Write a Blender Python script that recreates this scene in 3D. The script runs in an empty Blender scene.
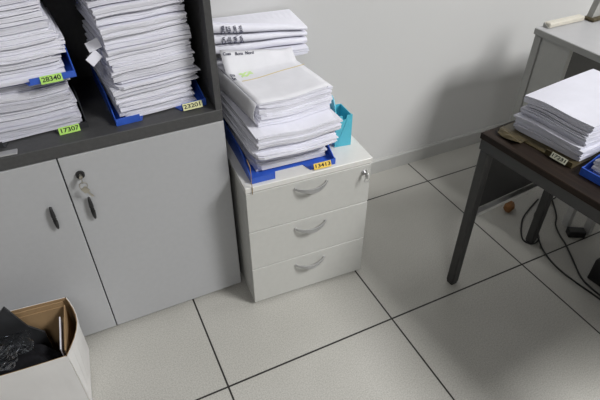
import bpy, bmesh, math, random
from mathutils import Vector, Matrix, Euler
R = math.radians
sc = bpy.context.scene
C = sc.collection

# ------------------------------------------------------------------ materials
def nodes_mat(name):
    m = bpy.data.materials.new(name); m.use_nodes = True
    nt = m.node_tree
    return m, nt, nt.nodes['Principled BSDF']

def mat(name, col, rough=.5, metal=0., var=.04, scale=30., bump=0., spec=.5, coat=0.):
    m, nt, b = nodes_mat(name)
    tc = nt.nodes.new('ShaderNodeTexCoord')
    n = nt.nodes.new('ShaderNodeTexNoise'); n.inputs['Scale'].default_value = scale; n.inputs['Detail'].default_value = 4
    nt.links.new(tc.outputs['Object'], n.inputs['Vector'])
    r = nt.nodes.new('ShaderNodeValToRGB')
    r.color_ramp.elements[0].position = .3; r.color_ramp.elements[1].position = .7
    r.color_ramp.elements[0].color = [max(0, c*(1-var)) for c in col] + [1]
    r.color_ramp.elements[1].color = [min(1, c*(1+var)) for c in col] + [1]
    nt.links.new(n.outputs['Fac'], r.inputs['Fac'])
    nt.links.new(r.outputs['Color'], b.inputs['Base Color'])
    b.inputs['Roughness'].default_value = rough; b.inputs['Metallic'].default_value = metal
    b.inputs['Specular IOR Level'].default_value = spec
    if coat: b.inputs['Coat Weight'].default_value = coat
    if bump:
        bp = nt.nodes.new('ShaderNodeBump'); bp.inputs['Strength'].default_value = bump; bp.inputs['Distance'].default_value = .003
        nt.links.new(n.outputs['Fac'], bp.inputs['Height']); nt.links.new(bp.outputs['Normal'], b.inputs['Normal'])
    return m

def math_node(nt, op, a, b=None):
    n = nt.nodes.new('ShaderNodeMath'); n.operation = op
    for i, v in enumerate((a, b)):
        if v is None: continue
        if isinstance(v, (int, float)): n.inputs[i].default_value = v
        else: nt.links.new(v, n.inputs[i])
    return n.outputs[0]

def floor_material():
    m, nt, b = nodes_mat('speckled_tile')
    tc = nt.nodes.new('ShaderNodeTexCoord')
    sep = nt.nodes.new('ShaderNodeSeparateXYZ'); nt.links.new(tc.outputs['Object'], sep.inputs[0])
    lines = []
    for ax in ('X', 'Y'):
        a = math_node(nt, 'ADD', sep.outputs[ax], 30.3)
        f = math_node(nt, 'MODULO', a, .6)
        d = math_node(nt, 'ABSOLUTE', math_node(nt, 'SUBTRACT', f, .3))
        lines.append(math_node(nt, 'LESS_THAN', d, .0031 if ax == 'Y' else .0029))
    ln = math_node(nt, 'MAXIMUM', lines[0], lines[1])
    n1 = nt.nodes.new('ShaderNodeTexNoise'); n1.inputs['Scale'].default_value = 260; n1.inputs['Detail'].default_value = 3
    n2 = nt.nodes.new('ShaderNodeTexNoise'); n2.inputs['Scale'].default_value = 3; n2.inputs['Detail'].default_value = 6
    for n in (n1, n2): nt.links.new(tc.outputs['Object'], n.inputs['Vector'])
    r1 = nt.nodes.new('ShaderNodeValToRGB')
    r1.color_ramp.elements[0].position = .32; r1.color_ramp.elements[0].color = (.385, .375, .345, 1)
    r1.color_ramp.elements[1].position = .62; r1.color_ramp.elements[1].color = (.535, .525, .49, 1)
    nt.links.new(n1.outputs['Fac'], r1.inputs['Fac'])
    r2 = nt.nodes.new('ShaderNodeValToRGB')
    r2.color_ramp.elements[0].position = .3; r2.color_ramp.elements[0].color = (.9, .9, .89, 1)
    r2.color_ramp.elements[1].position = .7; r2.color_ramp.elements[1].color = (1, 1, 1, 1)
    nt.links.new(n2.outputs['Fac'], r2.inputs['Fac'])
    mx = nt.nodes.new('ShaderNodeMix'); mx.data_type = 'RGBA'; mx.blend_type = 'MULTIPLY'; mx.inputs['Factor'].default_value = 1
    nt.links.new(r1.outputs['Color'], mx.inputs['A']); nt.links.new(r2.outputs['Color'], mx.inputs['B'])
    m2 = nt.nodes.new('ShaderNodeMix'); m2.data_type = 'RGBA'
    nt.links.new(ln, m2.inputs['Factor']); nt.links.new(mx.outputs['Result'], m2.inputs['A'])
    m2.inputs['B'].default_value = (.022, .02, .018, 1)
    nt.links.new(m2.outputs['Result'], b.inputs['Base Color'])
    b.inputs['Roughness'].default_value = .42; b.inputs['Specular IOR Level'].default_value = .35
    return m

def wall_material(name, col):
    m, nt, b = nodes_mat(name)
    tc = nt.nodes.new('ShaderNodeTexCoord')
    n = nt.nodes.new('ShaderNodeTexNoise'); n.inputs['Scale'].default_value = 26; n.inputs['Detail'].default_value = 5
    nt.links.new(tc.outputs['Object'], n.inputs['Vector'])
    r = nt.nodes.new('ShaderNodeValToRGB')        # small grey scuffs low on the paint
    r.color_ramp.elements[0].position = .29; r.color_ramp.elements[0].color = [c*.86 for c in col] + [1]
    r.color_ramp.elements[1].position = .35; r.color_ramp.elements[1].color = list(col) + [1]
    sp = nt.nodes.new('ShaderNodeSeparateXYZ'); nt.links.new(tc.outputs['Object'], sp.inputs[0])
    hgt_ = math_node(nt, 'MINIMUM', math_node(nt, 'MAXIMUM', math_node(nt, 'MULTIPLY', math_node(nt, 'SUBTRACT', sp.outputs['Z'], .12), .5), 0.), .3)
    nt.links.new(math_node(nt, 'ADD', n.outputs['Fac'], hgt_), r.inputs['Fac'])
    nt.links.new(r.outputs['Color'], b.inputs['Base Color'])
    b.inputs['Roughness'].default_value = .7; b.inputs['Specular IOR Level'].default_value = .25
    n2 = nt.nodes.new('ShaderNodeTexNoise'); n2.inputs['Scale'].default_value = 180
    nt.links.new(tc.outputs['Object'], n2.inputs['Vector'])
    bp = nt.nodes.new('ShaderNodeBump'); bp.inputs['Strength'].default_value = .08; bp.inputs['Distance'].default_value = .002
    nt.links.new(n2.outputs['Fac'], bp.inputs['Height']); nt.links.new(bp.outputs['Normal'], b.inputs['Normal'])
    return m

def wood_material():
    m, nt, b = nodes_mat('dark_wood')
    tc = nt.nodes.new('ShaderNodeTexCoord')
    mp = nt.nodes.new('ShaderNodeMapping'); mp.inputs['Scale'].default_value = (40, 2.5, 10)
    nt.links.new(tc.outputs['Object'], mp.inputs['Vector'])
    n = nt.nodes.new('ShaderNodeTexNoise'); n.inputs['Scale'].default_value = 2; n.inputs['Detail'].default_value = 6
    nt.links.new(mp.outputs['Vector'], n.inputs['Vector'])
    r = nt.nodes.new('ShaderNodeValToRGB')
    r.color_ramp.elements[0].position = .3; r.color_ramp.elements[0].color = (.011, .0075, .006, 1)
    r.color_ramp.elements[1].position = .72; r.color_ramp.elements[1].color = (.026, .017, .012, 1)
    nt.links.new(n.outputs['Fac'], r.inputs['Fac']); nt.links.new(r.outputs['Color'], b.inputs['Base Color'])
    b.inputs['Roughness'].default_value = .55; b.inputs['Specular IOR Level'].default_value = .15
    return m

def film_material():
    m, nt, b = nodes_mat('clear_film')
    nt.nodes.remove(b)
    tr = nt.nodes.new('ShaderNodeBsdfTransparent'); tr.inputs['Color'].default_value = (.90, .91, .92, 1)
    gl = nt.nodes.new('ShaderNodeBsdfGlossy'); gl.inputs['Roughness'].default_value = .09
    gl.inputs['Color'].default_value = (.9, .92, .95, 1)
    fr = nt.nodes.new('ShaderNodeFresnel'); fr.inputs['IOR'].default_value = 1.22
    n = nt.nodes.new('ShaderNodeTexNoise'); n.inputs['Scale'].default_value = 28; n.inputs['Detail'].default_value = 4
    tc = nt.nodes.new('ShaderNodeTexCoord'); nt.links.new(tc.outputs['Object'], n.inputs['Vector'])
    bp = nt.nodes.new('ShaderNodeBump'); bp.inputs['Strength'].default_value = 1.; bp.inputs['Distance'].default_value = .02
    nt.links.new(n.outputs['Fac'], bp.inputs['Height'])
    for k in (gl, fr): nt.links.new(bp.outputs['Normal'], k.inputs['Normal'])
    mx = nt.nodes.new('ShaderNodeMixShader')
    nt.links.new(fr.outputs[0], mx.inputs[0]); nt.links.new(tr.outputs[0], mx.inputs[1]); nt.links.new(gl.outputs[0], mx.inputs[2])
    nt.links.new(mx.outputs[0], nt.nodes['Material Output'].inputs['Surface'])
    return m

M = dict(
    floor=floor_material(),
    wall=wall_material('wall_paint', (.63, .63, .625)),
    ceil=mat('ceiling_paint', (.22, .22, .215), .8),
    wall2=mat('grey_partition', (.13, .13, .13), .8),
    base=mat('baseboard_grey', (.48, .48, .465), .5, var=.06, scale=12),
    door=mat('cabinet_door_laminate', (.42, .425, .437), .45, var=.02, scale=60),
    carcass=mat('dark_grey_laminate', (.060, .060, .061), .5, var=.12, scale=90),
    ped=mat('white_laminate', (.54, .54, .515), .42, var=.02, scale=50),
    pedtop=mat('white_top_laminate', (.70, .69, .66), .4, var=.02, scale=50),
    blackpl=mat('black_plastic', (.015, .015, .016), .45),  # plain black plastic of handles, locks, glides and floor case
    chrome=mat('satin_chrome', (.62, .62, .63), .28, 1., var=.03),
    silver=mat('silver_paint', (.46, .46, .465), .32, .5, var=.04),
    brass=mat('nickel_key', (.55, .52, .45), .3, 1., var=.06),
    paper=mat('white_paper', (.80, .80, .875), .8, var=.03, scale=20, spec=.2),
    paper2=mat('aged_paper', (.70, .70, .76), .8, var=.04, scale=20, spec=.2),
    paper3=mat('grey_paper', (.58, .58, .64), .8, var=.05, scale=20, spec=.2),
    paper4=mat('dimmed_paper', (.64, .64, .71), .8, var=.03, scale=20, spec=.2),  # dimmed white paper: tray shade in the far pile, tuned tone on the table
    cover=mat('cream_card', (.75, .75, .79), .75, var=.04, scale=15, spec=.2),
    blue=mat('blue_card', (.032, .105, .52), .42, var=.12, scale=25),
    darkcard=mat('black_card', (.03, .031, .034), .5, var=.15),
    olive=mat('olive_brown_card', (.065, .050, .022), .45, var=.25, scale=35),
    tan=mat('tan_cord', (.33, .22, .10), .8, var=.15, scale=80),
    band=mat('yellow_rubber', (.62, .50, .22), .6, var=.08),
    ink=mat('blue_black_ink', (.02, .022, .06), .6),
    black=mat('black_print', (.008, .008, .008), .6),
    lab_y=mat('yellow_label', (.84, .58, .09), .5, var=.03),
    lab_g=mat('green_label', (.42, .72, .13), .5, var=.03),
    lab_p=mat('pale_yellow_label', (.68, .68, .36), .5, var=.03),
    lab_w=mat('pale_label', (.66, .66, .52), .5, var=.03),
    marker=mat('green_highlighter', (.58, .80, .32), .7, var=.08),
    cyan=mat('turquoise_plastic', (.09, .50, .64), .35, var=.06, scale=12),
    wood=wood_material(),
    steel=mat('charcoal_metal', (.048, .048, .048), .45, .3, var=.06),
    steel_l=mat('worn_grey_metal', (.50, .50, .49), .4, .1, var=.1),
    desk=mat('grey_desk_laminate', (.40, .40, .41), .4, var=.02),
    deskedge=mat('grey_desk_edge', (.33, .33, .315), .5, var=.03),
    deskpanel=mat('desk_panel_grey', (.40, .40, .38), .5, var=.03),
    cardb=mat('brown_corrugated', (.36, .235, .12), .8, var=.1, scale=18),
    cardw=mat('white_box_card', (.70, .69, .68), .65, var=.04, scale=9),
    cloth=mat('black_cloth', (.010, .010, .012), .9, var=.3, scale=60, bump=.4, spec=.15),
    film=film_material(),
    rubber=mat('black_rubber', (.012, .012, .012), .5),
    orange=mat('orange_card', (.27, .12, .035), .7, var=.25, scale=40),
    beige=mat('beige_plastic', (.56, .53, .46), .5, var=.05),
    greyp=mat('grey_plastic', (.34, .34, .32), .5, var=.05),
)

# ------------------------------------------------------------------ mesh helpers
class MB:
    def __init__(s): s.bm = bmesh.new(); s.mi = 0
    def quad(s, vs):
        f = s.bm.faces.new(vs); f.material_index = s.mi; return f
    def box(s, lo, hi, bev=0., mtx=None, seg=1):
        r = bmesh.ops.create_cube(s.bm, size=1.)
        c = [(a+b)/2 for a, b in zip(lo, hi)]; d = [abs(b-a) for a, b in zip(lo, hi)]
        for v in r['verts']:
            v.co = Vector((c[i]+v.co[i]*d[i] for i in range(3)))
        fs = {f for v in r['verts'] for f in v.link_faces}
        for f in fs: f.material_index = s.mi
        vs = set(r['verts'])
        if bev:
            es = list({e for v in r['verts'] for e in v.link_edges})
            rr = bmesh.ops.bevel(s.bm, geom=es, offset=bev, segments=seg, affect='EDGES', profile=.5)
            for f in rr['faces']: f.material_index = s.mi
            vs = {v for f in rr['faces'] for v in f.verts} | {v for v in vs if v.is_valid}
        if mtx is not None:
            for v in vs: v.co = mtx @ v.co
        return s
    def prism(s, pts, axis, a, b):
        """2-D outline extruded along an axis from a to b."""
        def P(p, t):
            if axis == 'x': return Vector((t, p[0], p[1]))
            if axis == 'y': return Vector((p[0], t, p[1]))
            return Vector((p[0], p[1], t))
        A = [s.bm.verts.new(P(p, a)) for p in pts]; B = [s.bm.verts.new(P(p, b)) for p in pts]
        n = len(pts)
        s.quad(A[::-1]); s.quad(B)
        for i in range(n): s.quad([A[i], A[(i+1) % n], B[(i+1) % n], B[i]])
        return s
    def tube(s, path, r, n=8, cap=True):
        path = [Vector(p) for p in path]; rings = []
        up = Vector((0, 0, 1))
        for i, p in enumerate(path):
            t = (path[min(i+1, len(path)-1)] - path[max(i-1, 0)]).normalized()
            a = t.cross(up)
            if a.length < 1e-3: a = t.cross(Vector((1, 0, 0)))
            a.normalize(); b = t.cross(a).normalized()
            rr = r[i] if isinstance(r, (list, tuple)) else r
            rings.append([s.bm.verts.new(p + a*math.cos(2*math.pi*k/n)*rr + b*math.sin(2*math.pi*k/n)*rr) for k in range(n)])
        for i in range(len(rings)-1):
            for k in range(n):
                s.quad([rings[i][k], rings[i][(k+1) % n], rings[i+1][(k+1) % n], rings[i+1][k]])
        if cap: s.quad(rings[0][::-1]); s.quad(rings[-1])
        return s
    def slab(s, top, bot):
        """closed solid between two equally sized point grids."""
        nu, nv = len(top), len(top[0])
        T = [[s.bm.verts.new(p) for p in row] for row in top]
        B = [[s.bm.verts.new(p) for p in row] for row in bot]
        for i in range(nu-1):
            for j in range(nv-1):
                s.quad([T[i][j], T[i+1][j], T[i+1][j+1], T[i][j+1]])
                s.quad([B[i][j], B[i][j+1], B[i+1][j+1], B[i+1][j]])
        for i in range(nu-1):
            s.quad([T[i][0], B[i][0], B[i+1][0], T[i+1][0]])
            s.quad([T[i][-1], T[i+1][-1], B[i+1][-1], B[i][-1]])
        for j in range(nv-1):
            s.quad([T[0][j], T[0][j+1], B[0][j+1], B[0][j]])
            s.quad([T[-1][j], B[-1][j], B[-1][j+1], T[-1][j+1]])
        return s
    def build(s, name, mats, parent=None, loc=(0, 0, 0), rz=0., smooth=False):
        me = bpy.data.meshes.new(name)
        bmesh.ops.recalc_face_normals(s.bm, faces=s.bm.faces)
        s.bm.to_mesh(me); s.bm.free()
        for m in (mats if isinstance(mats, (list, tuple)) else [mats]): me.materials.append(m)
        if smooth:
            for p in me.polygons: p.use_smooth = True
        o = bpy.data.objects.new(name, me); C.objects.link(o)
        o.location = loc; o.rotation_euler = (0, 0, rz)
        if parent is not None: o.parent = parent
        return o

def tag(o, label=None, cat=None, group=None, kind=None):
    if label: o['label'] = label
    if cat: o['category'] = cat
    if group: o['group'] = group
    if kind: o['kind'] = kind
    return o

def thing(name, label, cat, loc=(0, 0, 0), rz=0., group=None):
    o = bpy.data.objects.new(name, None); C.objects.link(o)
    o.location = loc; o.rotation_euler = (0, 0, rz)
    return tag(o, label, cat, group)

def lettering(text, size, material, parent, mtx, name='lettering', depth=.0003, width=None):
    cu = bpy.data.curves.new(name, 'FONT'); cu.body = text; cu.size = size
    cu.align_x = 'CENTER'; cu.align_y = 'CENTER'; cu.extrude = depth; cu.offset = size*.018
    t = bpy.data.objects.new(name, cu); C.objects.link(t)
    bpy.context.view_layer.update()
    dg = bpy.context.evaluated_depsgraph_get()
    me = bpy.data.meshes.new_from_object(t.evaluated_get(dg))
    bpy.data.objects.remove(t); bpy.data.curves.remove(cu)
    xs = [v.co.x for v in me.vertices]
    k = width/(max(xs)-min(xs)) if width else 1.
    for v in me.vertices: v.co.x *= k
    me.transform(mtx); me.materials.clear(); me.materials.append(material)
    o = bpy.data.objects.new(name, me); C.objects.link(o); o.parent = parent
    return o

# ------------------------------------------------------------------ the room
YW = .772
def struct(name, lo, hi, m):
    return tag(MB().box(lo, hi).build(name, m), kind='structure')
struct('floor', (-2.6, -3.6, -.05), (3.6, YW, 0), M['floor'])
struct('ceiling', (-2.6, -3.6, 4.0), (3.6, YW, 4.05), M['ceil'])
struct('wall_back', (-2.7, YW, -.05), (3.7, YW+.1  , 4.0), M['wall'])
struct('wall_left', (-2.7, -3.6, -.05), (-2.6, YW  , 4.0), M['wall2'])
struct('wall_right', (3.6, -3.6, -.05), (3.7, YW  , 4.0), M['wall2'])
struct('wall_front', (-2.7, -3.7, -.05), (3.7, -3.6  , 4.0), M['wall2'])
bb = MB()
bb.prism([(YW, 0.), (YW-.012, 0.), (YW-.012, .066), (YW-.007, .074), (YW, .074)], 'x', .19, 3.6)
tag(bb.build('baseboard_back', M['base']), kind='structure')

# ------------------------------------------------------------------ storage cabinet
YC = .370
cab = thing('storage_cabinet', 'tall dark grey cabinet with open shelf above pale grey doors', 'cabinet', (-.267, .57, 0))
def cabp(mb, name, m, parent=None, label=None, smooth=False):
    """geometry given in world coordinates, stored under the cabinet"""
    bmesh.ops.translate(mb.bm, verts=mb.bm.verts, vec=(.267, -.57, 0))
    o = mb.build(name, m, parent or cab, smooth=smooth)
    if label: o['label'] = label
    return o
XL, XR, YB = -.716, .182, .766
mb = MB()
mb.box((XL, YC+.020, .0), (XL+.018, YB, .70)); mb.box((XR-.018, YC+.020, .0), (XR, YB, .70))
mb.box((XL, YC+.002, .7365), (XL+.018, YB, 1.98)); mb.box((XR-.018, YC+.002, .7365), (XR, YB, 1.98))
mb.box((XL+.018, YC+.022, .03), (XR-.018, YB-.01, .048))
mb.box((XL+.018, YC+.030, 0), (XR-.018, YC+.045, .03))
mb.box((XL, YC+.002, 1.98), (XR, YB, 2.0))
cabp(mb, 'carcass', M['carcass'])
cabp(MB().box((XL+.018, YB-.010, .048), (XR-.018, YB, 1.98)), 'back_panel', M['carcass'])
cabp(MB().box((XL, YC+.001, .7015), (XR, YB-.010, .7365), .0015), 'shelf', M['carcass'])
cabp(MB().box((XL+.018, YC+.012, 1.185), (XR-.018, YB-.010, 1.205)), 'shelf', M['carcass'])
cabp(MB().box((XL+.018, YC+.012, 1.585), (XR-.018, YB-.010, 1.605)), 'shelf', M['carcass'])
for k in range(12):
    for yy in (YC+.05, YB-.06):
        z = .78 + k*.032
        cabp(MB().tube([(XR-.0178, yy, z), (XR-.0186, yy, z)], .0025, 8), 'shelf_pin_hole', M['blackpl'])
for x0, x1, hx in ((XL, -.2688, -.3225), (-.2655, XR, -.2235)):
    d = cabp(MB().box((x0, YC, .018), (x1, YC+.018, .6995), .0012), 'door', M['door'])
    h = MB()
    n = 12
    prof = []
    for i in range(n+1):                      # flattened oval grip standing upright
        t = i/n; z = .492 + .076*t
        prof.append((hx, YC-.010-.004*math.sin(math.pi*t), z))
    h.tube(prof, [.0026+.0034*math.sin(math.pi*(i/n))**.6 for i in range(n+1)], 10)
    for zz in (.503, .559): h.tube([(hx, YC+.001, zz), (hx, YC-.010, zz)], .003, 8)
    bmesh.ops.translate(h.bm, verts=h.bm.verts, vec=(.267, -.57, 0))
    h.build('handle', M['blackpl'], d, smooth=True)['label'] = 'black upright oval grip'
    if hx > -.25:
        lk = MB(); lk.tube([(-.2255, YC+.002, .640), (-.2255, YC-.006, .640)], .0115, 20)
        bmesh.ops.translate(lk.bm, verts=lk.bm.verts, vec=(.267, -.57, 0))
        lk.build('lock', M['blackpl'], d)['label'] = 'round black lock collar'
        ky = MB()
        ky.tube([(-.2255, YC-.005, .640), (-.2255, YC-.018, .640)], .0045, 12)
        ky.box((-.2265, YC-.034, .629), (-.2245, YC-.016, .651), .0008)
        ky.tube([(-.2255+.010*math.cos(a), YC-.030, .622+.010*math.sin(a)) for a in [k*math.pi/8 for k in range(17)]], .0012, 6, False)
        m1 = Matrix.Translation((-.224, YC-.028, .606)) @ Euler((0, R(-28), 0)).to_matrix().to_4x4()
        ky.box((-.008, -.001, -.010), (.008, .001, .010), .0008, m1)
        ky.box((-.0025, -.001, -.030), (.0025, .001, -.010), .0004, m1)
        bmesh.ops.translate(ky.bm, verts=ky.bm.verts, vec=(.267, -.57, 0))
        ky.build('keys', M['brass'], d)['label'] = 'key in lock with second key dangling'

# ------------------------------------------------------------------ drawer pedestal
PR = R(-3.0)
PX, PY = .405, .2515           # middle of the front edge
ped = thing('drawer_pedestal', 'white three drawer pedestal standing between cabinet and table', 'drawer unit', (PX, PY, 0), PR)
W2 = .2115
PD = .488
MB().box((-W2-.001, -.001, .5045), (W2+.003, PD, .524), .0015).build('top', M['pedtop'], ped)
b = MB()
b.box((-W2, .020, .012), (-W2+.016, PD-.002, .503)); b.box((W2-.016, .020, .012), (W2, PD-.002, .503))
b.box((-W2+.016, PD-.016, .012), (W2-.016, PD-.004, .503)); b.box((-W2+.016, .022, .012), (W2-.016, PD-.016, .026))
b.build('body', M['ped'], ped)
for sx in (-1, 1):
    for yy in (.07, PD-.07): MB().tube([(sx*(W2-.05), yy, 0), (sx*(W2-.05), yy, .0125)], .018, 14).build('glide', M['blackpl'], ped)
for k, (z0, z1) in enumerate(((.3475, .5015), (.1805, .3445), (.0135, .1775))):
    d = MB().box((-W2, 0, z0), (W2, .018, z1), .0012).build('drawer', M['ped'], ped)
    MB().box((-W2+.020, .0185, z0+.012), (W2-.020, .40, z1-.02)).build('drawer_box', M['ped'], d)
    h = MB(); hz = (.478, .313, .143)[k]
    n = 16; top = []; bot = []
    for i in range(n+1):                       # flat bowed pull
        t = i/n; x = -.055+.110*t; s = math.sin(math.pi*t)
        y = -.003-.024*s**.8; wz = .0036+.0040*s
        z = hz-.006*s
        top.append([Vector((x, y-.0015, z+wz)), Vector((x, y-.0015, z-wz))])
        bot.append([Vector((x, y+.0015+.002*s, z+wz)), Vector((x, y+.0015+.002*s, z-wz))])
    h.slab(top, bot)
    for sx in (-1, 1): h.tube([(sx*.053, .002, hz), (sx*.053, -.005, hz)], .0045, 10)
    h.build('handle', M['silver'], d, smooth=False)['label'] = 'bowed silver pull'
    if k == 0:
        l = MB(); l.tube([(.187, .002, .476), (.187, -.004, .476)], .0095, 20); l.build('lock', M['chrome'], d)
        l = MB(); l.tube([(.187, -.003, .476), (.187, -.012, .476)], .0035, 10)
        l.box((.1858, -.026, .462), (.1882, -.010, .484), .0008)
        l.tube([(.187+.009*math.cos(a), -.022, .458+.009*math.sin(a)) for a in [q*math.pi/8 for q in range(17)]], .001, 6, False)
        l.build('key', M['chrome'], d)['label'] = 'small key left in the lock'

# ------------------------------------------------------------------ paper bundles
def bil(c, u, v):        # corners FL, FR, BR, BL
    return (c[0]*(1-u)+c[1]*u)*(1-v) + (c[3]*(1-u)+c[2]*u)*v

class Stack:
    """a leaning pile; every bundle in it follows the same sag so that they nest"""
    def __init__(s, x, y, z, rz, amp=.004, seed=1, H=.3):
        s.o = Vector((x, y, z)); s.rz = rz; s.amp = amp; s.H = H
        r = random.Random(seed); s.ph = [r.uniform(0, 6.28) for _ in range(4)]; s.rng = r
    def dz(s, x, y, z):
        k = s.amp*min(1., max(0., z/.08))
        return k*(math.sin(17*x+s.ph[0]) + .6*math.sin(31*x+9*y+s.ph[1]) - .9)
    def bundle(s, name, label, cat, group, w, d, zb, zt, off=(0, 0), rot=0., mats=('paper', 'paper2', 'paper3'),
               jit=.003, lt=.0030, mixture=(.72, .9), round_right=0.):
        """zb, zt: bottom / top heights at FL, FR, BR, BL above the stack base"""
        if not isinstance(zb, (list, tuple)): zb = [zb]*4
        if not isinstance(zt, (list, tuple)): zt = [zt]*4
        rng = s.rng; mb = MB()
        hm = max(t-b for t, b in zip(zt, zb)); n = max(4, int(hm/lt))
        cr, sr = math.cos(rot), math.sin(rot)
        nu, nv = 11, 7
        gx = gy = 0; inset = 0; left = 0
        for i in range(n):
            if left <= 0:               # a new little group of sheets with its own shift
                left = rng.randint(2, 5); gx = rng.uniform(-1, 1)*jit*1.3; gy = rng.uniform(-.6, 1.2)*jit*1.6
                grot = rng.uniform(-1, 1)*R(.8); gap = rng.uniform(.08, .3) if rng.random() < .75 else rng.uniform(.6, .9); cut = rng.random()**3*.014
                mi = 0 if rng.random() < mixture[0] else (1 if rng.random() < mixture[1] else 2)
            left -= 1
            t0 = i/n + .002; t1 = (i+1)/n - (.05 + (gap if left <= 0 else 0.))/n
            if i == n-1: t1 = 1.
            ox = gx+rng.uniform(-1, 1)*jit*.28; oy = gy+rng.uniform(-1, 1)*jit*.30
            ph = rng.uniform(0, 6.28); ec = rng.uniform(0, .0015)
            cR = rng.random()**3*.010
            mb.mi = mi if i < n-1 else 0
            top = []; bot = []
            for iu in range(nu):
                u = iu/(nu-1); rt = []; rb = []
                for iv in range(nv):
                    v = iv/(nv-1)
                    x = (u-.5)*(w-jit)+ox; y = v*(d-jit)+oy
                    if iv == 0:
                        y += ec*math.sin(9*u+ph)
                        if iu == 0: x += cut; y += cut*.7
                        if iu == nu-1: x -= cR; y += cR*.7
                    if round_right and u > .7:
                        tm = ((t0+t1)/2-.5)*2; x -= round_right*(tm*tm)*((u-.7)/.3)
                    a = grot
                    x, y = x*math.cos(a)-y*math.sin(a), x*math.sin(a)+y*math.cos(a)
                    X = x*cr-y*sr+off[0]; Y = x*sr+y*cr+off[1]
                    b0, b1 = bil(zb, u, v), bil(zt, u, v)
                    za = b0+(b1-b0)*t0; zc = b0+(b1-b0)*t1
                    rt.append(Vector((X, Y, zc+s.dz(X, Y, zc)))); rb.append(Vector((X, Y, za+s.dz(X, Y, za))))
                top.append(rt); bot.append(rb)
            mb.slab(top, bot)
        base = Vector((off[0]-sr*d/2, off[1]+cr*d/2, min(zb)))
        bmesh.ops.translate(mb.bm, verts=mb.bm.verts, vec=-base)
        q = Matrix.Rotation(s.rz, 4, 'Z')
        o = mb.build(name, [M[m] for m in mats], None, s.o + q @ base, s.rz)
        o['_base'] = list(base)
        return tag(o, label, cat, group)

def tray(label, loc, rz, w, d, wall, m, lab=None, code='', lab_mat=None, sheet='blue card document tray', lip=.020, group=None, lx=None, cut=(.075, .085), tilt=28, lz=None):
    """shallow card tray, notched at the front; origin at the middle of its front edge"""
    o = thing('document_tray', label, 'tray', loc, rz, group)
    t = .0025; h = w/2
    mb = MB()
    a, c = cut
    mb.prism([(-h, 0), (-h+a, 0), (-h+a+.012, .035), (h-c-.012, .035), (h-c, 0), (h, 0), (h, d), (-h, d)], 'z', 0, t)
    mb.build('base', m, o)
    for sx in (-1, 1):
        x0 = sx*h; x1 = sx*(h-t)
        s = MB(); s.prism([(.0, t), (d, t), (d, wall), (.10, wall), (.012, lip), (.0, lip)], 'x', min(x0, x1), max(x0, x1))
        s.build('side_wall', m, o)
    s = MB(); s.box((-h+t, d-t, t), (h-t, d, wall)); s.build('back_wall', m, o)
    s = MB(); s.box((-h+t, 0, t), (-h+a-.004, t, lip)); s.build('front_lip', m, o)
    s = MB(); s.box((h-c+.004, 0, t), (h-t, t, lip)); f = s.build('front_lip', m, o)
    if code:
        lw, lh = lab
        x = h-c*.5-.004 if lx is None else lx
        q = Matrix.Translation((x, -.0045, (lip*.55 if lz is None else lz))) @ Euler((R(90-tilt), 0, 0)).to_matrix().to_4x4()
        s = MB(); s.box((-lw/2, -lh/2, -.0005), (lw/2, lh/2, .0005), 0, q)
        l = s.build('label', lab_mat, o)
        lettering(code, lh*.82, M['black'], l, q @ Matrix.Translation((0, 0, .0009)), width=lw*.86)
    return o

# --- pile on the pedestal
ZP = .5245
tray('blue card tray under the papers on the white pedestal', (.357, .268, ZP), R(-3), .275, .34, .064, M['blue'],
     (.058, .019), '13413', M['lab_y'])
GP = 'paper bundles piled on the white pedestal'
S = Stack(.372, .300, ZP, R(-1), .0035, 5)
NM, CT = 'paper_bundle', 'papers'
S.bundle(NM, 'white paper bundle directly in the tray on the pedestal', CT, GP, .238, .28, .0045, .076, (-.006, .012), R(-2), jit=.004)
S.bundle(NM, 'second bundle from the bottom on the pedestal, jutting forward with dark ragged folds', CT, GP, .280, .33, .078, .112, (.002, -.026), R(1), jit=.008, round_right=.012)
S.bundle(NM, 'third bundle from the bottom on the pedestal, bulging towards the turquoise holder', CT, GP, .284, .33, .114, .152, (.012, -.026), R(2), jit=.005, round_right=.016)
TOPZ = [.226, .2295, .2285, .227]
tb = S.bundle(NM, 'thick bundle on the pedestal with yellow rubber band and green marker scribble on top', CT, GP, .248, .36, .154, TOPZ, (.022, .030), R(5), jit=.003)

def on_top(st, o, w, d, off, rot, u, v, z, lift=.0008):
    cr, sr = math.cos(rot), math.sin(rot)
    x = (u-.5)*w; y = v*d
    X = x*cr-y*sr+off[0]; Y = x*sr+y*cr+off[1]
    return Vector((X, Y, z+st.dz(X, Y, z)+lift)) - Vector(o['_base'])
tw, td, toff, trot, tz = .248, .36, (.022, .030), R(5), .2265
def T(u, v, lift=.0012): return on_top(S, tb, tw, td, toff, trot, u, v, bil(TOPZ, u, v)+.0008, lift)
# folded cream cover: over the top and down the left side
cv = MB(); top = []; bot = []
for i in range(13):
    u = .0 + .98*i/12
    rise = .066-.030*min(1, u*1.2)
    def CT_(lift):
        row = [T(u, v/8*(.600-.03*u)+.005, lift) for v in range(9)]
        for k in range(1, 7):                     # the sheet's far end bends up the folders behind
            a = k/6; row.append(T(u, .607-.03*u+.110*a, lift) + Vector((0, 0, rise*a**1.3)))
        return row
    top.append(CT_(.0014)); bot.append(CT_(.0004))
cv.slab(top, bot)
top = []; bot = []
for i in range(7):
    f = i/6
    row = []; row2 = []
    for v in range(9):
        p = T(0, v/8*.98+.005, .0014); bulge = .010*math.sin(math.pi*f)
        row.append(p + Vector((-.004-bulge-.002*f, 0, -.066*f))); row2.append(p + Vector((-.003-bulge-.002*f, 0, -.066*f)))
    top.append(row); bot.append(row2)
cv.slab(top, bot)
cv.build('cover', [M['cover']], tb, smooth=True)['label'] = 'folded off-white card cover'
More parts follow.
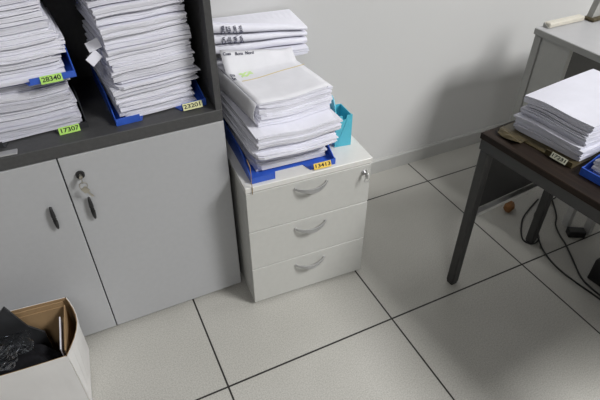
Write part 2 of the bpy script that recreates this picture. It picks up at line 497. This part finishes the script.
rb = MB(); tp = []; bt = []
for i in range(15):
    u = .10+.91*i/14; p = T(u, .44+.05*i/14, .0024)
    tp.append([p+Vector((0, -.0014, 0)), p+Vector((0, .0014, 0))]); bt.append([p+Vector((0, -.0014, -.001)), p+Vector((0, .0014, -.001))])
rb.slab(tp, bt); rb.build('rubber_band', [M['band']], tb)
hl = MB()
for k in range(4):
    tp = []; bt = []
    for i in range(9):
        u = .15+.17*i/8; v = .51+.045*k+.012*math.sin(i*1.3+k)+.04*i/8
        p = T(u, v, .0022); q = T(u, v+.028, .0022)
        tp.append([p, q]); bt.append([p-Vector((0, 0, .0006)), q-Vector((0, 0, .0006))])
    hl.slab(tp, bt)
hl.build('highlighter_scribble', [M['marker']], tb)
for txt, u, v, sz, ang in (('Nº 27', .05, .54, .018, 82),):
    p = T(u, v, .0024)
    lettering(txt, sz, M['ink'], tb, Matrix.Translation(p) @ Matrix.Rotation(R(ang), 4, 'Z'), 'handwriting')
for txt, u in (('Cuas', .08), ('Bona', .24), ('Nord', .38)):
    rise = .066-.030*min(1, u*1.2)
    p = T(u, .703-.03*u, .0026) + Vector((0, -.0012, rise*.834))
    lettering(txt, .013, M['ink'], tb, Matrix.Translation(p) @ Euler((R(60), R(8), R(5))).to_matrix().to_4x4(), 'handwriting')

# --- folders lying behind, against the wall
GB = 'folders stacked against the wall behind the pedestal papers'
S2 = Stack(.406, .622, ZP, R(-1), .0, 8)
f0b = .2295
c0 = [.260, .248, .248, .260]
S2.bundle('paper_folder', 'flat folder lying under the folders against the wall, its right end peeking out', 'folder', GB, .25, .175, [f0b]*4, c0, (.030, -.044), R(-1), jit=.002, lt=.004, mats=('paper', 'paper', 'paper2'))
f1b = [.2645, .252, .252, .2645]
c1 = [.292, .272, .272, .284]; c2 = [.327, .291, .293, .302]; c3 = [.363, .310, .320, .328]
bfold = []
for lab, zb, zt in (('third folder from the top against the wall behind the pedestal pile', f1b, c1),
                    ('middle folder against the wall, handwriting down its narrow spine', [c+.0045 for c in c1], c2),
                    ('topmost folder against the wall, wide handwriting at its left end', [c+.0045 for c in c2], c3)):
    o = S2.bundle('paper_folder', lab, 'folder', GB, .312, .138, zb, zt, (0, 0), R(-1), jit=.002, lt=.004, mats=('paper', 'paper', 'paper2'))
    bfold.append((o, zb, zt))
for (o, zb, zt), inset in zip(bfold, (.003, .001, .002)):
    # rounded card spine wrapped round the front, and its upper leaf
    cv = MB(); top = []; bot = []; base = Vector(o['_base'])
    for iu in range(15):
        u = iu/14; r1 = []; r2 = []
        for k in range(9):
            a = -math.pi/2 + math.pi*k/8
            z0, z1 = bil(zb, u, 0), bil(zt, u, 0); zm = (z0+z1)/2; hh = (z1-z0)/2
            wob = .0025*math.sin(u*9+inset*900)
            for L, e in ((r1, .0), (r2, -.0012)):
                L.append(Vector(((u-.5)*.316, -.004-(.010+e)*math.cos(a)+wob, zm+(hh-.0012+e)*math.sin(a))) - base)
        for L, e in ((r1, 0), (r2, -.0012)):
            L.append(Vector(((u-.5)*.314, .05, bil(zt, u, .36)+.0012+e)) - base)
            L.append(Vector(((u-.5)*.312, .134, bil(zt, u, .97)+.0012+e)) - base)
        top.append(r1); bot.append(r2)
    cv.slab(top, bot); cv.build('spine', [M['paper']], o, smooth=False)['label'] = 'rounded white card spine'
def spine_text(idx, words, x0, dx, size, wd_=.023):
    o, zb, zt = bfold[idx]; base = Vector(o['_base'])
    for i, wd in enumerate(words):
        x = x0+dx*i; u = x/.316+.5
        zm = (bil(zb, u, 0)+bil(zt, u, 0))/2
        q = Matrix.Translation(Vector((x, -.0165, zm)) - base) @ Euler((R(78), 0, 0)).to_matrix().to_4x4() @ Matrix.Rotation(R(92+3*i), 4, 'Z')
        lettering(wd, size, M['ink'], o, q, 'handwriting', width=wd_)
spine_text(2, ['Data', 'AZST', 'Cuan', 'Bois'], -.128, .019, .018)
spine_text(1, ['Cn', 'AZo', 'Rst', 'Bon'], -.128, .019, .017, .021)

# cord hanging in front of the tray
cd = MB()
cd.tube([(.213, .284, .610), (.2135, .262, .596), (.2145, .2605, .57), (.2135, .2595, .545), (.2145, .2585, .522), (.214, .2580, .500)], .0013, 6)
tag(cd.build('cord', [M['tan']], smooth=True), 'short tan cord hanging over the front corner of the pedestal', 'cord')

# turquoise holder
hd = thing('desk_holder', 'turquoise plastic holder standing behind the pedestal papers', 'holder', (.565, .340, ZP), R(-8))
t = .003
m_ = MB(); m_.prism([(-.028, 0), (.028, 0), (.028, .112), (.010, .112), (.006, .098), (-.003, .096), (-.006, .112), (-.028, .112)], 'y', 0, t); m_.build('front_wall', M['cyan'], hd)
m_ = MB(); m_.box((-.028, t, 0), (.028, .10, t)); m_.build('bottom', M['cyan'], hd)
arc = [(t, t), (.10, t), (.10, .125), (.085, .150), (.062, .163), (.045, .164), (.030, .158), (.016, .142), (t, .116)]
m_ = MB(); m_.prism(arc, 'x', -.028, -.025); m_.build('side_wall', M['cyan'], hd)
m_ = MB(); m_.prism([(t, t), (.10, t), (.10, .100), (.02, .108), (t, .112)], 'x', .025, .028); m_.build('side_wall', M['cyan'], hd)
m_ = MB(); m_.box((-.025, .097, t), (.025, .10, .10)); m_.build('back_wall', M['cyan'], hd)
m_ = MB(); m_.prism([(-.022, .006), (-.010, .006), (.018, .100), (.010, .100)], 'y', -.0012, .0002); m_.build('diagonal_strip', M['cyan'], hd)  # thin raised strip running diagonally over the front wall

# --- middle pile on the shelf
ZS = .7370
tray('blue card tray under the tall pile beside the shelf side panel', (.024, .408, ZS), R(2.5), .252, .315, .058, M['blue'],
     (.056, .019), '23201', M['lab_p'], cut=(.068, .075))
GM = 'paper bundles in the tall pile on the cabinet shelf'
S = Stack(.022, .428, ZS, R(4), .0045, 21)
mid = [(.004, .040, .222, 0, 0, 2), (.043, .071, .226, -.002, .002, 1), (.075, .103, .238, .006, -.004, 3), (.107, .135, .226, .004, .003, 1),
       (.139, .200, .222, .006, -.002, 2), (.203, .228, .222, .004, .0, 0), (.232, .258, .222, .001, -.008, 3), (.262, .282, .224, -.001, .002, 1),
       (.286, .305, .222, -.002, -.004, 2), (.309, .335, .226, -.003, 0, 1), (.339, .372, .222, -.004, .004, 3)]
nth = ['bottom bundle', 'second bundle from the bottom', 'third bundle from the bottom', 'fourth bundle from the bottom', 'thick fifth bundle from the bottom',
       'sixth bundle from the bottom', 'seventh bundle from the bottom', 'eighth bundle from the bottom', 'ninth bundle from the bottom',
       'tenth bundle from the bottom', 'topmost bundle']
mids = []
for (z0, z1, w, ox, oy, r), nm in zip(mid, nth):
    ww = min(w, .212) if z1 < .08 else w
    mids.append(S.bundle(NM, nm + ' in the tall shelf pile nearest the side panel', CT, GM, ww, .285, z0, z1, (ox, oy), R(r-1.5), jit=.0032,
             mats=('paper', 'paper2', 'paper3'), lt=.0033))
tg = MB()
for x, y, z, a, b_ in ((-.112, .440, .915, -35, 12), (-.106, .450, .944, -20, -8)):
    q = Matrix.Translation((x, y, z)) @ Euler((R(64), R(a), R(b_))).to_matrix().to_4x4()
    tg.box((-.016, -.012, -.0006), (.018, .012, .0006), 0, q)
o = mids[5]; bl = o.matrix_basis.inverted()
bmesh.ops.transform(tg.bm, matrix=bl, verts=tg.bm.verts)
tg.build('paper_tag', [M['paper']], o)['label'] = 'small white paper tags sticking out at the side'

# --- left piles on the shelf
lt_ = tray('black card tray with green label at the bottom of the far pile on the shelf', (-.306, .425, ZS), R(3.5), .272, .312, .060, M['darkcard'],
     (.052, .019), '17307', M['lab_g'], lip=.016, cut=(.07, .075), lx=.088)
GL = 'paper bundles between the two trays at the shelf end'
S = Stack(-.308, .440, ZS, R(4), .0025, 33)
for (z0, z1, w, ox, oy, r), nm in zip([(.004, .036, .250, 0, .0, 0), (.038, .068, .252, .001, .006, 1), (.070, .104, .258, -.003, .008, 0), (.106, .142, .254, .0, .010, 1)],
        ('lowest paper bundle, resting in the black card tray', 'second paper bundle above the black card tray', 'third paper bundle above the black card tray', 'paper bundle just under the blue tray with green label')):
    S.bundle(NM, nm, CT, GL, min(w, .252) if z1 < .07 else w, .27, z0, z1, (ox, oy), R(r-.5), jit=.004, lt=.0036, mats=('paper4', 'paper3', 'paper2'), mixture=(.6, .7))  # shade under the upper tray is put into the greyer paper mix
tray('blue card tray with green label halfway up the far pile on the shelf', (-.300, .415, ZS+.1475), R(3.5), .275, .312, .060, M['blue'],
     (.050, .019), '28340', M['lab_g'], lip=.016, cut=(.06, .11), lx=.080, lz=.009)
GU = 'paper bundles in the blue tray at the shelf end'
S = Stack(-.306, .430, ZS+.1475, R(4), .004, 35)
for (z0, z1, w, ox, oy, r), nm in zip([(.004, .030, .250, 0, 0, 0), (.032, .060, .252, -.001, .002, 0), (.064, .098, .272, .004, -.010, 1), (.100, .126, .258, .0, -.006, 0), (.128, .152, .252, -.006, -.002, 1), (.154, .190, .250, -.012, -.006, 0), (.192, .226, .246, -.016, 0, 0)],
        ('bottom bundle', 'second bundle', 'widest, overhanging third bundle', 'fourth bundle', 'fifth bundle', 'sixth bundle', 'topmost bundle')):
    S.bundle(NM, nm + ' above the blue tray labelled green at the shelf end', CT, GU, w, .27, z0, z1, (ox, oy), R(r-.5), jit=.005, lt=.0036, mats=('paper', 'paper2', 'paper3'), mixture=(.7, .85))

ru = MB(); ru.box((-.07, -.012, 0), (.07, .012, .004), .0015)
ru.tube([(.052, 0, .0035), (.052, 0, .0046)], .005, 14)
tag(ru.build('ruler', [M['silver']], None, (-.416, .388, ZS), R(-3)), 'grey metal strip lying at the front edge of the shelf', 'ruler')

# ------------------------------------------------------------------ low dark table
TR = R(5.0)
tab = thing('side_table', 'low table with dark brown wooden top and charcoal metal frame', 'table', (.872, .066, 0), TR)
TW, TL, TH = .475, .86, .645
MB().box((0, -TL, TH-.020), (TW, 0, TH), .002).build('tabletop', M['wood'], tab)
fr = MB()
for a in ((.004, -TL+.004, TH-.056), (TW-.030, -TL+.004, TH-.056)): fr.box(a, (a[0]+.026, -.004, TH-.0205), .001)
for y in (-.030, -TL+.004): fr.box((.030, y, TH-.056), (TW-.030, y+.026, TH-.0205), .001)
fr.build('frame', M['steel'], tab)
for x in (.0065, TW-.0385):
    for y in (-.0385, -TL+.0065):
        l = MB(); l.box((x, y, .008), (x+.032, y+.032, TH-.0565), .005, None, 2); l = l.build('leg', M['steel'], tab)
        MB().box((x+.002, y+.002, 0), (x+.030, y+.030, .009), .003).build('foot_cap', M['rubber'], l)
MB().box((.0395, -.020, .346), (TW-.0395, -.012, TH-.0565)).build('modesty_panel', M['blackpl'], tab)
MB().box((.0395, -.042, .332), (TW-.0395, -.022, .346), .001).build('crossbar', M['steel_l'], tab)['label'] = 'worn lighter grey crossbar'

# olive folder with label and the papers on the table
ZT = TH+.0005
of = thing('document_folder', 'olive brown card folder under the paper stack on the dark table', 'folder', (.962, -.185, ZT), R(6))
MB().box((0, 0, 0), (.34, .245, .0025)).build('back_cover', M['olive'], of)
f_ = MB(); f_.prism([(.0, .0028), (.0, .016), (.003, .016), (.003, .0028)], 'y', .002, .085); f_.build('front_lip', M['olive'], of)
f_ = MB(); top = []; bot = []
for i in range(7):
    r1 = []; r2 = []
    for j in range(5):
        x = .012-.046*i/6; y = .150+.093*j/4-.006*i/6*(j-1)
        z = .006+.007*math.sin(i*1.4+j*.9)*(i/6)+.006*(i/6)*(j/4)
        r1.append(Vector((x, y, z+.0012+.006*(1 if i < 1 else 0)*0))); r2.append(Vector((x, y, z)))
    top.append(r1); bot.append(r2)
f_.slab(top, bot)
f_.build('torn_flap', M['olive'], of)['label'] = 'crumpled yellowish brown flap at the corner'
q = Matrix.Translation((-.0035, .040, .012)) @ Euler((0, 0, R(-90))).to_matrix().to_4x4() @ Euler((R(58), 0, 0)).to_matrix().to_4x4()
l = MB(); l.box((-.024, -.008, -.0005), (.024, .008, .0005), 0, q); l = l.build('label', M['lab_w'], of)
lettering('17231', .013, M['black'], l, q @ Matrix.Translation((0, 0, .0009)), width=.040)
GT = 'paper bundles stacked on the dark table'
def side_stack(x, y, z, rz, seed): return Stack(x, y, z, rz, .0032, seed)
# front of these piles faces the table's long edge, so the stack frame is turned
S = side_stack(.985, -.068, ZT, R(-84), 51)
for (z0, z1, w, ox, oy, r), nm in zip([(.004, .024, .222, -.002, .0, 2), (.026, .048, .226, -.004, -.004, 0), (.050, .086, .220, -.004, .008, -1), (.088, .108, .222, -.002, .014, 1)],
      ('bottom bundle in the olive folder on the dark table', 'second bundle from the bottom on the dark table, slightly jutting out',
       'thick bundle under the top sheets on the dark table', 'topmost bundle on the dark table with plain white top sheet')):
    S.bundle(NM, nm, CT, GT, w, .33, z0, z1, (ox, oy), R(r), jit=.004, lt=.0032, mats=('paper4', 'paper3', 'paper2'))
tray('blue card tray at the near end of the dark table', (.975, -.345, ZT), R(-84), .27, .335, .05, M['blue'], lip=.022, cut=(.10, .10))
S = side_stack(.990, -.345, ZT, R(-84), 57)
for (z0, z1, oy), nm in zip([(.004, .030, .0), (.032, .060, .01)], ('bottom bundle in the blue tray on the dark table', 'upper bundle in the blue tray on the dark table')):
    S.bundle(NM, nm, CT, GT, .245, .305, z0, z1, (0, oy), R(0), jit=.004, lt=.0036, mats=('paper4', 'paper3', 'paper2'), mixture=(.5, .9))

# ------------------------------------------------------------------ grey desk behind
dk = thing('desk', 'light grey desk standing behind the dark table', 'desk', (1.443, .452, 0))
MB().box((0, -1.60, .715), (.80, 0, .7395), .0015).build('desktop', M['desk'], dk)  # unseen near length is added so the desktop blocks the main lamp
MB().box((-.0015, -1.60, .7165), (-.0002, -.001, .738)).build('edge_band', M['deskedge'], dk)
l = MB(); l.box((.004, -.036, .0), (.034, -.004, .714), .002); l.build('leg', M['deskedge'], dk)
l = MB(); l.box((.010, -.165, .06), (.030, -.037, .714)); l.build('side_panel', M['deskpanel'], dk)
l = MB(); l.box((.0345, -.030, .28), (.77, -.012, .714)); l.build('modesty_panel', M['steel'], dk)
l = MB(); l.box((.080, -.375, .0), (.104, -.345, .714), .002); l.build('leg', M['steel_l'], dk)
l = MB(); l.box((.120, -.445, .0), (.144, -.415, .714), .002); l.build('leg', M['steel_l'], dk)
for y in (-1.56, -.04):
    l = MB(); l.box((.765, y-.012, 0), (.79, y+.018, .714), .002); l.build('leg', M['deskedge'], dk)
# things on the desk
bk = thing('cream_case', 'cream flat case lying along the back edge of the grey desk', 'case', (1.478, .430, .740), R(1))
MB().box((0, -.012, 0), (.185, .018, .018), .003).build('body', M['beige'], bk)
MB().prism([(-.012, .001), (.016, .001), (.016, .017)], 'x', -.004, -.0002).build('end_cap', M['greyp'], bk)
st = thing('monitor_stand', 'grey tapered stand on the grey desk, cut by the frame', 'stand', (1.735, .425, .740), R(4))
m_ = MB(); m_.prism([(-.050, .012), (.050, .012), (.015, .16), (-.015, .16)], 'y', -.012, .012); m_.build('neck', M['greyp'], st)
m_ = MB(); m_.box((-.060, -.03, 0), (.060, .02, .0118), .003); m_.build('base_plate', M['olive'], st)

# ------------------------------------------------------------------ floor clutter under the table
def smooth_path(pts, n=8):
    P_ = [Vector(p) for p in pts]; P_ = [P_[0]]+P_+[P_[-1]]; out = []
    for i in range(1, len(P_)-2):
        for k in range(n):
            t = k/n; a, b_, c, d = P_[i-1], P_[i], P_[i+1], P_[i+2]
            out.append(.5*((2*b_)+(c-a)*t+(2*a-5*b_+4*c-d)*t*t+(3*b_-a-3*c+d)*t**3))
    out.append(P_[-2]); return out
r_ = .0035
cables = [
 ('black cable looping round the foot of the table leg on the floor', [(1.56, .27, r_), (1.47, .235, r_), (1.40, .20, r_), (1.337, .145, r_), (1.303, .098, r_), (1.320, .066, r_), (1.362, .074, r_), (1.395, .115, r_), (1.425, .160, r_), (1.47, .20, r_+.009), (1.55, .225, r_+.009), (1.64, .24, r_+.009)]),
 ('black cable sagging over the floor towards the frame edge', [(1.372, .132, r_), (1.366, .112, r_+.004), (1.358, .078, r_+.009), (1.335, .03, r_), (1.314, -.03, r_), (1.306, -.086, r_), (1.308, -.14, r_), (1.314, -.19, r_), (1.322, -.25, r_), (1.33, -.36, r_)]),
 ('black cable running from the wall past the black plug', [(1.70, .36, r_), (1.56, .17, r_), (1.497, .112, r_), (1.462, .060, r_), (1.440, .01, r_), (1.412, -.04, r_), (1.376, -.099, r_), (1.348, -.15, r_), (1.338, -.20, r_), (1.340, -.30, r_)]),
]
for lab, pts in cables:
    tag(MB().tube(smooth_path(pts), r_, 8).build('power_cable', [M['rubber']], smooth=True), lab, 'cable', 'power cables on the floor under the table')
m_ = MB(); m_.box((-.034, -.019, 0), (.034, .019, .030), .005, None, 2)
pl = tag(m_.build('power_plug', [M['rubber']], None, (1.520, .032, 0), R(-30)), 'black power plug lying on the floor under the table', 'plug')
m_ = MB()
m_.box((0, -.32, 0), (.20, 0, .10), .006, None, 2)
cs = m_.build('equipment_case', [M['blackpl']], None, (1.366, -.158, 0), R(6))
tag(cs, 'black low case on the floor under the dark table', 'case')
m_ = MB()
rg = random.Random(4)
bmesh.ops.create_icosphere(m_.bm, subdivisions=2, radius=1)
for v in m_.bm.verts:
    k = 1+rg.uniform(-.18, .18); v.co = Vector((v.co.x*.032*k, v.co.y*.022*k, max(0, .020+v.co.z*.022*k)))
tag(m_.build('cardboard_scrap', [M['orange']], None, (1.385, .275, 0), R(30)), 'small crumpled orange brown scrap on the floor behind the table', 'scrap')

# ------------------------------------------------------------------ cardboard box
bx = thing('cardboard_box', 'open white cardboard box with brown inside in front of the cabinet', 'box', (-.52, .232, 0), R(-5))
BW, BD, BH, bt_ = .142, .109, .262, .004
def panel(name, top_pts, bot_pts, m_out, m_in, off):
    """two-faced card: outer white skin and brown inner skin, both thin solids"""
    q = MB(); n = len(top_pts)
    o_ = Vector(off)
    for mi, a, c in ((0, 0., .5), (1, .5, 1.)):
        q.mi = mi
        q.slab([[Vector(p)+o_*a for p in top_pts], [Vector(p)+o_*a for p in bot_pts]], [[Vector(p)+o_*c for p in top_pts], [Vector(p)+o_*c for p in bot_pts]])
    return q.build(name, [m_out, m_in], bx)
N = 9
def rim(p0, p1, bul, nrm):
    out = []
    for i in range(N):
        t = i/(N-1); s = math.sin(math.pi*t)*bul
        out.append((p0[0]+(p1[0]-p0[0])*t+nrm[0]*s, p0[1]+(p1[1]-p0[1])*t+nrm[1]*s, p0[2]))
    return out
FL, FR, BR_, BL_ = (-BW, -BD), (BW, -BD), (BW, BD), (-BW, BD)
for nm, p0, p1, nr, bul in (('front_panel', FL, FR, (0, -1), .004), ('side_panel', FR, BR_, (1, 0), .030), ('back_panel', BR_, BL_, (0, 1), .002), ('side_panel', BL_, FL, (-1, 0), .006)):
    panel(nm, rim((*p0, BH), (*p1, BH), bul, nr), rim((*p0, .002), (*p1, .002), 0, nr), M['cardw'], M['cardb'], (-nr[0]*bt_, -nr[1]*bt_, 0))
MB().box((-BW+.004, -BD+.004, 0), (BW-.004, BD-.004, .003)).build('bottom_panel', M['cardb'], bx)
# flaps folded down inside, the back one doubled
for k in range(2):
    q = MB(); y = BD-.009-.006*k
    q.box((-BW+.012, y-.003, .10), (BW-.012, y, BH-.004-.014*k)); q.build('flap', M['cardb'], bx)
q = MB(); q.box((BW-.009, -BD+.030, .10), (BW-.006, BD-.022, BH-.008)); q.build('flap', M['cardb'], bx)
# contents
def lump(name, cx, cy, cz, sx, sy, sz, seed, m, amp=.12, sub=4, rz=0, lim=(9, 9, -9, 9)):
    q = MB(); bmesh.ops.create_icosphere(q.bm, subdivisions=sub, radius=1)
    r = random.Random(seed); ph = [r.uniform(0, 6.28) for _ in range(6)]
    for v in q.bm.verts:
        p = v.co
        k = 1+amp*(math.sin(4*p.x+ph[0]+2*p.y)+.7*math.sin(7*p.y+ph[1])*math.cos(5*p.z+ph[2])+.5*math.sin(11*p.x+6*p.z+ph[3]))
        e = [math.copysign(abs(c)**.7, c) for c in p]
        v.co = Vector((max(-lim[0], min(lim[0], e[0]*sx*k)), max(-lim[1], min(lim[1], e[1]*sy*k)), max(lim[2], min(lim[3], e[2]*sz*k))))
    o = q.build(name, m, None, (cx, cy, cz), rz, smooth=True); return o
bxw = Matrix.Translation((-.52, .232, 0)) @ Matrix.Rotation(R(-5), 4, 'Z')
def W(x, y, z): return bxw @ Vector((x, y, z))
c = lump('clothing', *W(-.016, -.030, .120), .114, .062, .112, 3, M['cloth'], .10, 5, R(-5), (.119, .064, -.112, .125))
tag(c, 'black cloth bundled inside the open cardboard box', 'clothing')
c = lump('plastic_bag', *W(-.040, -.030, .262), .080, .050, .016, 9, M['film'], .18, 5, R(-5), (.094, .066, -.012, .03))
tag(c, 'crumpled clear plastic bag lying on the black cloth', 'bag')
bi = thing('binder', 'black binder sticking up at the back of the cardboard box', 'binder', W(-.028, .064, .004), R(-5))
q = MB(); q.prism([(-.070, 0), (.092, 0), (.092, .190), (.058, .235), (.028, .330), (-.070, .235)], 'y', -.008, -.002); q.build('front_cover', M['darkcard'], bi)
q = MB(); q.prism([(-.068, 0), (.088, 0), (.088, .185), (.054, .228), (.026, .320), (-.068, .225)], 'y', -.0015, .004); q.build('back_cover', M['darkcard'], bi)
for k, (lab, m, x) in enumerate((('white card standing inside the box against its side', 'paper', .112), ('brown card standing inside the box against its side', 'cardb', .121))):
    q = MB(); q.box((-.0015, -.055, 0), (.0015, .062, .245-.006*k), .0003)
    o = q.build('card_sheet', M[m], None, W(x, -.012, .004), R(-5)+R(2))
    o.rotation_euler = (0, R(2), R(-4)); tag(o, lab, 'card')

# ------------------------------------------------------------------ light, world, camera
def area(name, loc, size, power, col=(1, 1, 1), target=None):
    l = bpy.data.lights.new(name, 'AREA'); l.shape = 'RECTANGLE'; l.size, l.size_y = size; l.energy = power; l.color = col
    o = bpy.data.objects.new(name, l); C.objects.link(o); o.location = loc
    if target: o.rotation_euler = (Vector(target)-Vector(loc)).to_track_quat('-Z', 'Y').to_euler()
    return o
area('unseen_overhead_lamp', (2.95, -2.75, 3.97), (1.7, 1.3), 342, (1, .995, .985))
area('unseen_overhead_lamp', (3.1, -.15, 3.97), (1.2, .6), 24, (1, .995, .985))  # added fill lamp that lifts the shaded wall, no such fixture known
area('unseen_overhead_lamp', (-1.2, -3.0, 3.97), (1.2, .8), 46, (1, .995, .985))
w = bpy.data.worlds.new('world'); sc.world = w; w.use_nodes = True
w.node_tree.nodes['Background'].inputs[0].default_value = (.8, .85, .9, 1)
w.node_tree.nodes['Background'].inputs[1].default_value = .02

cam = bpy.data.cameras.new('camera'); co = bpy.data.objects.new('camera', cam); C.objects.link(co)
f_px, pitch, roll, yaw, hgt, cx, cy = 508.978786, .678290414, -.00286574575, .445033277, 1.43590002, -.170332908, -.874806226
cam.sensor_fit = 'HORIZONTAL'; cam.sensor_width = 36; cam.lens = 36*f_px/600; cam.clip_start = .02
fw = Vector((math.sin(yaw)*math.cos(pitch), math.cos(yaw)*math.cos(pitch), -math.sin(pitch)))
rt = Vector((math.cos(yaw), -math.sin(yaw), 0)); up = rt.cross(fw)
r2 = math.cos(roll)*rt+math.sin(roll)*up; u2 = -math.sin(roll)*rt+math.cos(roll)*up
co.matrix_world = Matrix(((r2.x, u2.x, -fw.x, cx), (r2.y, u2.y, -fw.y, cy), (r2.z, u2.z, -fw.z, hgt), (0, 0, 0, 1)))
sc.camera = co
vs = sc.view_settings
sc.display_settings.display_device = 'sRGB'
vs.view_transform = 'Standard'; vs.look = 'None'; vs.exposure = 0.; vs.gamma = 1.; vs.use_curve_mapping = False
for o in bpy.data.objects:
    if '_base' in o.keys(): del o['_base']
